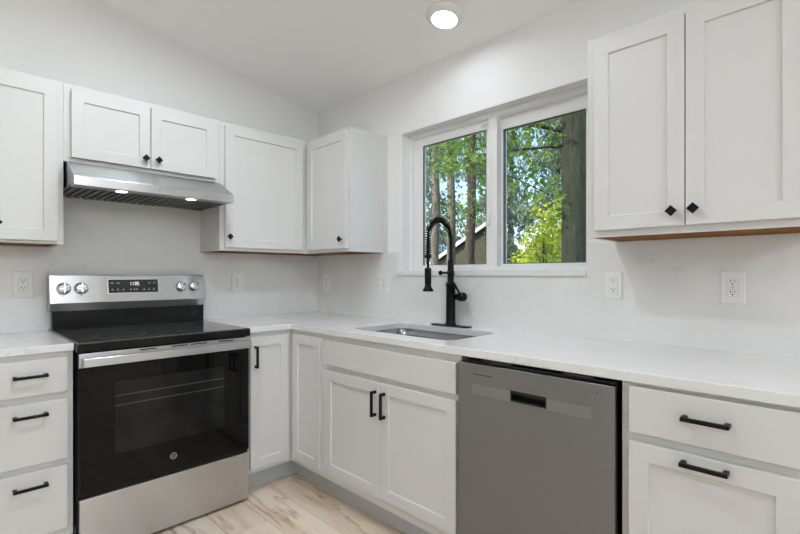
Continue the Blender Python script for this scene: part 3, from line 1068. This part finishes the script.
outlet(FA, -1.756, 1.149, 0.080, 0.128, 'block', 'white wall outlet between the stove and the three-drawer cabinet end')
outlet(FA, -0.644, 1.146, 0.078, 0.124, 'duplex', 'white wall outlet on the stove wall, just past the stove console')
outlet(FB, 0.122, 1.139, 0.084, 0.124, 'duplex', 'shaded white wall outlet under the corner cabinet, nearest the room corner')
outlet(FB, 0.748, 1.141, 0.080, 0.122, 'block', 'white wall outlet beside the window sill, under the cabinet side panel')
outlet(FB, 2.193, 1.152, 0.072, 0.118, 'block', 'white wall outlet with a rectangular insert, just past the window sill')
outlet(FB, 2.615, 1.151, 0.074, 0.118, 'duplex', 'white wall outlet with two rounded sockets under the tall two-door cabinet')


# ------------------------------------------------------------------ ceiling lights
TH = math.atan(SLOPE)


def ceiling_light(x, y, label, lens='lens'):
    r = root('ceiling_light', (x, y, ceil_z(x)), label, 'light', 'round disc lights on the sloped ceiling', (0, TH, 0))
    ORI[r.name] = Vector((0, 0, 0))
    finish('trim_ring', lathe([(0.096, -0.0005), (0.096, -0.006), (0.090, -0.014), (0.072, -0.027), (0.066, -0.029), (0.063, -0.027), (0.063, -0.0005)], Matrix(), 48, False), M['plastic'], r, 0, True)
    finish('lens', lathe([(0.0, -0.0275), (0.045, -0.0275), (0.0628, -0.0262), (0.0628, -0.022), (0.0, -0.022)], Matrix(), 40), M[lens], r)
    return r


ceiling_light(-0.270, -1.478, 'lit round white disc light on the ceiling near the window wall', 'lens_dim')
ceiling_light(-1.45, -1.70, 'lit round disc light on the ceiling over the middle of the kitchen floor', 'lens_main')
ceiling_light(-1.15, -1.05, 'lit round disc light on the ceiling out from the corner base cabinet', 'lens_side')
for x, y, l in ((-2.90, -1.82, 'lit round disc light on the ceiling over the open floor before the stove wall'),
                (-4.30, -1.82, 'added fill disc light on the ceiling nearest the blank side wall'),
                (-0.90, -3.75, 'lit round disc light on the ceiling just behind the viewpoint'),
                (-2.90, -3.90, 'lit round disc light on the ceiling over the middle of the open room'),
                (-4.30, -3.90, 'added fill disc light on the ceiling of the open room by the blank side wall'),
                (-1.57, -5.90, 'added fill disc light on the ceiling at the window-wall end of the glass door'),
                (-2.90, -5.90, 'added fill disc light on the ceiling straight before the sliding glass door'),
                (-4.30, -5.90, 'added fill disc light on the ceiling in the far corner by the glass door')):
    ceiling_light(x, y, l)  # far side and rear-row discs are unseen, added for more frontal fill

def fill_globe_pendant(x, y, z, label):  # unseen globes, added to brighten walls and cabinets from behind the viewpoint
    r = root('fill_pendant', (x, y, ceil_z(x)), label, 'light', 'unseen fill globes added behind the viewpoint')
    cz = ceil_z(x)
    T = Matrix.Translation((x, y, 0))
    finish('ceiling_cap', lathe([(0.0, cz + 0.008), (0.055, cz + 0.008), (0.055, cz - 0.012), (0.012, cz - 0.03), (0.0, cz - 0.03)], T, 24), M['black'], r, 0, True)
    finish('rod', lathe([(0.0, cz - 0.028), (0.006, cz - 0.028), (0.006, z + 0.20), (0.0, z + 0.20)], T, 12), M['black'], r, 0, True)
    finish('holder', lathe([(0.0, z + 0.215), (0.02, z + 0.215), (0.05, z + 0.195), (0.05, z + 0.17), (0.0, z + 0.17)], T, 24), M['black'], r, 0, True)
    finish('globe', lathe([(0.19 * math.sin(math.pi * k / 20), z - 0.19 * math.cos(math.pi * k / 20)) for k in range(21)], T, 32), M['opal'], r, 0, True)
    return r


fill_globe_pendant(-1.25, -4.95, 2.33, 'unseen fill globe added behind the viewpoint, on the window-wall side')
fill_globe_pendant(-3.35, -4.95, 2.33, 'unseen fill globe added behind the viewpoint, over the middle of the open room')

# ------------------------------------------------------------------ outside
RND = random.Random(11)
M['ground'] = painted('forest_soil', (0.10, 0.12, 0.05), 0.9, 0.03, 3, 0.3)
M['bark_dark'] = bark_mat('bark_dark', (0.010, 0.012, 0.007), (0.055, 0.062, 0.032))
M['bark_grey'] = bark_mat('bark_grey', (0.12, 0.095, 0.075), (0.30, 0.26, 0.22))
M['bark_brown'] = bark_mat('bark_brown', (0.04, 0.030, 0.022), (0.13, 0.095, 0.07))
M['leaf_lime'] = leaf_mat('leaf_lime', (0.12, 0.27, 0.02), (0.92, 0.90, 0.13), 0.5)
M['leaf_mid'] = leaf_mat('leaf_mid', (0.05, 0.13, 0.025), (0.34, 0.50, 0.10), 0.5)
M['leaf_dark'] = leaf_mat('leaf_dark', (0.035, 0.09, 0.025), (0.12, 0.22, 0.07), 0.35)
M['needle'] = leaf_mat('needle', (0.09, 0.15, 0.10), (0.36, 0.44, 0.32), 0.3)

g = finish('ground', box(FW, -60, 90, -60, 90, -0.9, -0.7), M['ground'])
struct(g)


def leaves(bm, pts, size, droop=0.3, wide=0.32):
    for p in pts:
        s = size * RND.uniform(0.6, 1.3)
        d = Vector((RND.gauss(0, 1), RND.gauss(0, 1), RND.gauss(0, 0.6) - droop)).normalized()
        u = Vector((RND.gauss(0, 1), RND.gauss(0, 1), RND.gauss(0, 1)))
        u = (u - d * u.dot(d)).normalized()
        nn = d.cross(u)
        a = bm.verts.new(p)
        b = bm.verts.new(p + d * s * 0.5 + u * s * wide + nn * s * 0.08)
        c = bm.verts.new(p + d * s)
        e = bm.verts.new(p + d * s * 0.5 - u * s * wide + nn * s * 0.08)
        bm.faces.new((a, b, c))
        bm.faces.new((a, c, e))


def blob(c, r, n):
    out = []
    for _ in range(n):
        v = Vector((RND.gauss(0, 1), RND.gauss(0, 1), RND.gauss(0, 1))).normalized() * (RND.random() ** 0.45)
        out.append(Vector((c[0] + v.x * r[0], c[1] + v.y * r[1], c[2] + v.z * r[2])))
    return out


def trunk_pts(x, y, h, lean=(0, 0), wob=0.06):
    return [Vector((x + lean[0] * t + RND.uniform(-wob, wob) * (k > 0), y + lean[1] * t + RND.uniform(-wob, wob) * (k > 0), -0.75 + (h + 0.75) * t)) for k, t in enumerate([i / 9 for i in range(10)])]


def tree(x, y, h, rad, bark, leafm, clumps, size, label, lean=(0, 0), group='trees beyond the window', branches=(), crown='crown'):
    r = root('tree', (x, y, -0.72), label, 'tree', group)
    tp = trunk_pts(x, y, h, lean)
    finish('trunk', tube(tp, [rad * (1.25 - 0.75 * i / 9) for i in range(10)], 14), M[bark], r, 0, True)
    for p0, p1, br in branches:
        p0, p1 = Vector(p0), Vector(p1)
        mid = p0.lerp(p1, 0.5) + Vector((0, 0, 0.12))
        finish('branch', tube([p0, p0.lerp(mid, 0.5), mid, mid.lerp(p1, 0.5), p1], [br, br * 0.9, br * 0.7, br * 0.5, br * 0.25], 8), M[bark], r, 0, True)
    bm = bmesh.new()
    for c, rr_, n in clumps:
        leaves(bm, blob(c, rr_, n), size)
    finish(crown, bm, M[leafm], r, recalc=False)
    return r


# large dark trunk close to the window, seen at the far edge of the fixed pane
tree(4.2, -0.22, 9.5, 0.20, 'bark_dark', 'leaf_mid',
     [((4.0, 0.9, 3.55), (0.8, 1.0, 0.45), 420), ((4.1, 0.2, 3.2), (0.5, 0.4, 0.5), 130), ((3.9, 1.5, 3.0), (0.6, 0.7, 0.25), 170), ((3.9, 0.1, 2.2), (0.2, 0.3, 0.30), 50), ((4.7, 1.0, 2.75), (0.6, 0.9, 0.4), 260), ((4.9, 1.4, 3.3), (0.5, 0.8, 0.3), 160),
      ((4.2, 0.4, 5.4), (2.0, 2.0, 1.0), 1500)], 0.095,
     'thick dark-barked tree close to the window with leafy green branches',
     branches=(((4.2, -0.1, 3.02), (4.2, 1.75, 2.98), 0.024), ((4.2, -0.1, 3.2), (4.0, 1.9, 3.75), 0.03), ((4.4, 1.6, 2.9), (4.3, 0.2, 2.35), 0.018)))
# slender trunks seen through the sliding sash
tree(8.0, 5.62, 11, 0.115, 'bark_grey', 'leaf_dark', [((7.8, 5.0, 4.4), (0.6, 0.9, 0.6), 420), ((7.8, 5.2, 3.3), (0.5, 0.8, 0.6), 160), ((8.0, 5.6, 6.7), (1.8, 1.8, 1.0), 800)], 0.10,
     'pale slender trunk nearest the frame edge of the sliding sash, above the faucet spray')
tree(9.0, 5.85, 11, 0.125, 'bark_grey', 'leaf_mid', [((9.2, 5.9, 5.2), (0.9, 1.0, 0.5), 380), ((9.2, 5.6, 3.0), (0.6, 0.8, 0.7), 260), ((9.2, 6.2, 9.2), (1.6, 1.6, 1.0), 600)], 0.10,
     'pale slender trunk in the middle of the sliding sash, between the other two trunks')
tree(7.2, 3.74, 10, 0.11, 'bark_brown', 'leaf_mid', [((7.0, 4.0, 4.25), (0.8, 0.9, 0.45), 420), ((6.9, 4.3, 3.75), (0.4, 0.5, 0.25), 90), ((6.9, 3.3, 2.9), (0.5, 0.6, 0.5), 150), ((7.2, 3.8, 5.6), (1.6, 1.6, 0.8), 700)], 0.095,
     'brown trunk standing before the neighbouring roof, in the sliding sash')
# lime bush in the sun
bs_ = root('shrub', (6.3, 1.30, -0.72), 'sunlit yellow-green bush low in the fixed pane beside the dark trunk', 'bush', 'bushes beyond the window')
bm = bmesh.new()
for c, rr_, n in (((6.3, 1.30, 1.85), (0.6, 0.46, 0.36), 520), ((6.3, 1.20, 2.25), (0.4, 0.32, 0.25), 190), ((6.2, 1.35, 1.2), (0.7, 0.6, 0.5), 520), ((6.4, 0.95, 1.5), (0.4, 0.35, 0.35), 180), ((6.3, 1.75, 1.45), (0.4, 0.35, 0.3), 230), ((6.5, 1.3, 2.35), (0.5, 0.55, 0.35), 170)):
    leaves(bm, blob(c, rr_, n), 0.10)
finish('foliage', bm, M['leaf_lime'], bs_, recalc=False)
for k in range(6):
    finish('stem', tube([(6.3, 1.30, -0.72), (6.3 + RND.uniform(-.2, .2), 1.30 + RND.uniform(-.2, .2), 0.4), (6.3 + RND.uniform(-.4, .4), 1.30 + RND.uniform(-.4, .4), 1.9)], [0.025, 0.02, 0.008], 6), M['bark_brown'], bs_, 0, True)
# conifers further back, with drooping sprays
for (x, y, h, n, lab) in ((13.5, 10.3, 12.0, 8000, 'feathery grey-green conifer behind the pale trunks'), (13.2, 4.1, 11.0, 10500, 'feathery grey-green conifer behind the mullion and fixed pane'),
                          (13.3, 7.2, 10.5, 10500, 'feathery grey-green conifer between two others, behind the brown trunk'),
                          (17.3, 8.7, 13.0, 6000, 'tall conifer furthest back, beyond the sliding sash')):
    r = root('tree', (x, y, -0.72), lab, 'tree', 'trees beyond the window')
    finish('trunk', tube(trunk_pts(x, y, h, (0, 0), 0.03), [0.16 * (1.15 - i / 10) for i in range(10)], 10), M['bark_brown'], r, 0, True)
    arms = []
    for k in range(46):
        t = (k + RND.random()) / 46
        arms.append((1.2 + t * (h - 1.6), RND.uniform(0, 2 * math.pi), (1 - t) * 1.6 + 0.2))
    pts = []
    while len(pts) < n:
        z, ang, L_ = RND.choice(arms)
        q = RND.random() ** 0.6
        w = 0.10 + 0.22 * q
        pts.append(Vector((x + L_ * q * math.cos(ang) + RND.gauss(0, w), y + L_ * q * math.sin(ang) + RND.gauss(0, w), z - 0.35 * q * q * L_ - abs(RND.gauss(0, 0.22)))))
    bm = bmesh.new()
    leaves(bm, pts, 0.23, 1.6, 0.14)
    finish('crown', bm, M['needle'], r, recalc=False)
# background broadleaf trees
for (x, y, h, cz, lab, lm) in ((22, 7.0, 9, 5.4, 'broad green tree in the distance behind the fixed pane', 'leaf_mid'), (27.5, 18.5, 9, 5.8, 'broad dark green tree in the distance behind the neighbouring house', 'leaf_dark'),
                              (10.7, 1.2, 8, 5.2, 'leafy tree behind the lime bush', 'leaf_mid')):
    sz = 3.0 if x > 12 else 1.4
    tree(x, y, h, 0.16, 'bark_dark', lm, [((x, y, cz), (sz, sz, 1.3), 1100), ((x - 0.6, y + 1.0, cz - 1.9), (sz * 0.8, sz * 0.8, 0.8), 500), ((x - 0.4, y - 0.5, cz - 3.2), (sz * 0.8, sz * 0.8, 1.0), 600)], 0.17 if x > 12 else 0.11, lab)

# more of the wood further along the wall, for a look through the window from another spot
for (x, y, lm, lab) in ((8.5, 13.5, 'leaf_mid', 'broad green tree hidden by the window frame, nearest the stove side of the garden'),
                        (14.5, 17.5, 'leaf_dark', 'broad dark green tree hidden by the window frame, far behind the stove side'),
                        (8.0, 20.0, 'leaf_mid', 'broad green tree hidden by the window frame, furthest along the garden')):
    tree(x, y, 8, 0.18, 'bark_dark', lm, [((x, y, 5.0), (2.2, 2.2, 1.6), 1300), ((x - 0.4, y, 2.6), (2.0, 2.0, 1.0), 800), ((x - 0.4, y, 0.6), (1.9, 1.9, 0.9), 700)], 0.22, lab)

# neighbouring house: gable end with a white rake board
M['nb_wall'] = plain('olive_siding', (0.065, 0.062, 0.034), 0.8, 0, 0.3)
M['nb_white'] = plain('white_board', (0.75, 0.77, 0.78), 0.6)
M['nb_roof'] = plain('blue_grey_roof', (0.16, 0.27, 0.42), 0.7, 0, 0.2)
nb = root('neighbor_house', (10.5, 5.5, -0.72), 'olive-sided neighbouring house with a white rake board behind the brown trunk', 'house')
E1, E2 = (8.75, 1.10), (5.30, 2.90)
E3 = (5.10, 2.80)
finish('gable_wall', prism([[(8.4, -0.72), (8.4, 1.24), E2, E3, (5.10, -0.72)]], lambda p, q, h: Vector((h, p, q)), 10.6, 11.0), M['nb_wall'], nb)
for A, B in ((E1, E2), (E2, E3)):
    finish('rake_board', prism([[A, B, (B[0], B[1] + 0.13), (A[0], A[1] + 0.13)]], lambda p, q, h: Vector((h, p, q)), 10.45, 10.52), M['nb_white'], nb)
    finish('roof', prism([[(A[0], A[1] + 0.03), (B[0], B[1] + 0.03), (B[0], B[1] + 0.14), (A[0], A[1] + 0.14)]], lambda p, q, h: Vector((h, p, q)), 10.53, 11.1), M['nb_wall'], nb)
bh = root('blue_house', (19.0, 14.0, -0.72), 'pale house with a blue roof seen past the faucet, far behind the trunks', 'house')
finish('wall', box(FW, 19.0, 22.0, 11.0, 16.5, -0.72, 2.2), M['nb_white'], bh)
finish('roof', prism([[(18.6, 2.2), (22.4, 2.2), (20.5, 3.3)]], lambda p, q, h: Vector((p, h, q)), 10.8, 16.8), M['nb_roof'], bh)
M['teal'] = plain('teal_board', (0.07, 0.20, 0.15), 0.7, 0, 0.2)
M['shed_grey'] = plain('grey_board', (0.14, 0.145, 0.15), 0.7, 0, 0.2)
sh = root('garden_shed', (9.2, 2.75, -0.72), 'low teal garden shed with a grey gable beside the lime bush', 'shed')
finish('wall', box(FW, 9.0, 9.5, 2.3, 3.3, -0.72, 1.72), M['teal'], sh)
finish('roof', prism([[(2.25, 1.72), (3.35, 1.72), (3.1, 2.05), (2.6, 2.12)]], lambda p, q, h: Vector((h, p, q)), 8.95, 9.55), M['shed_grey'], sh)
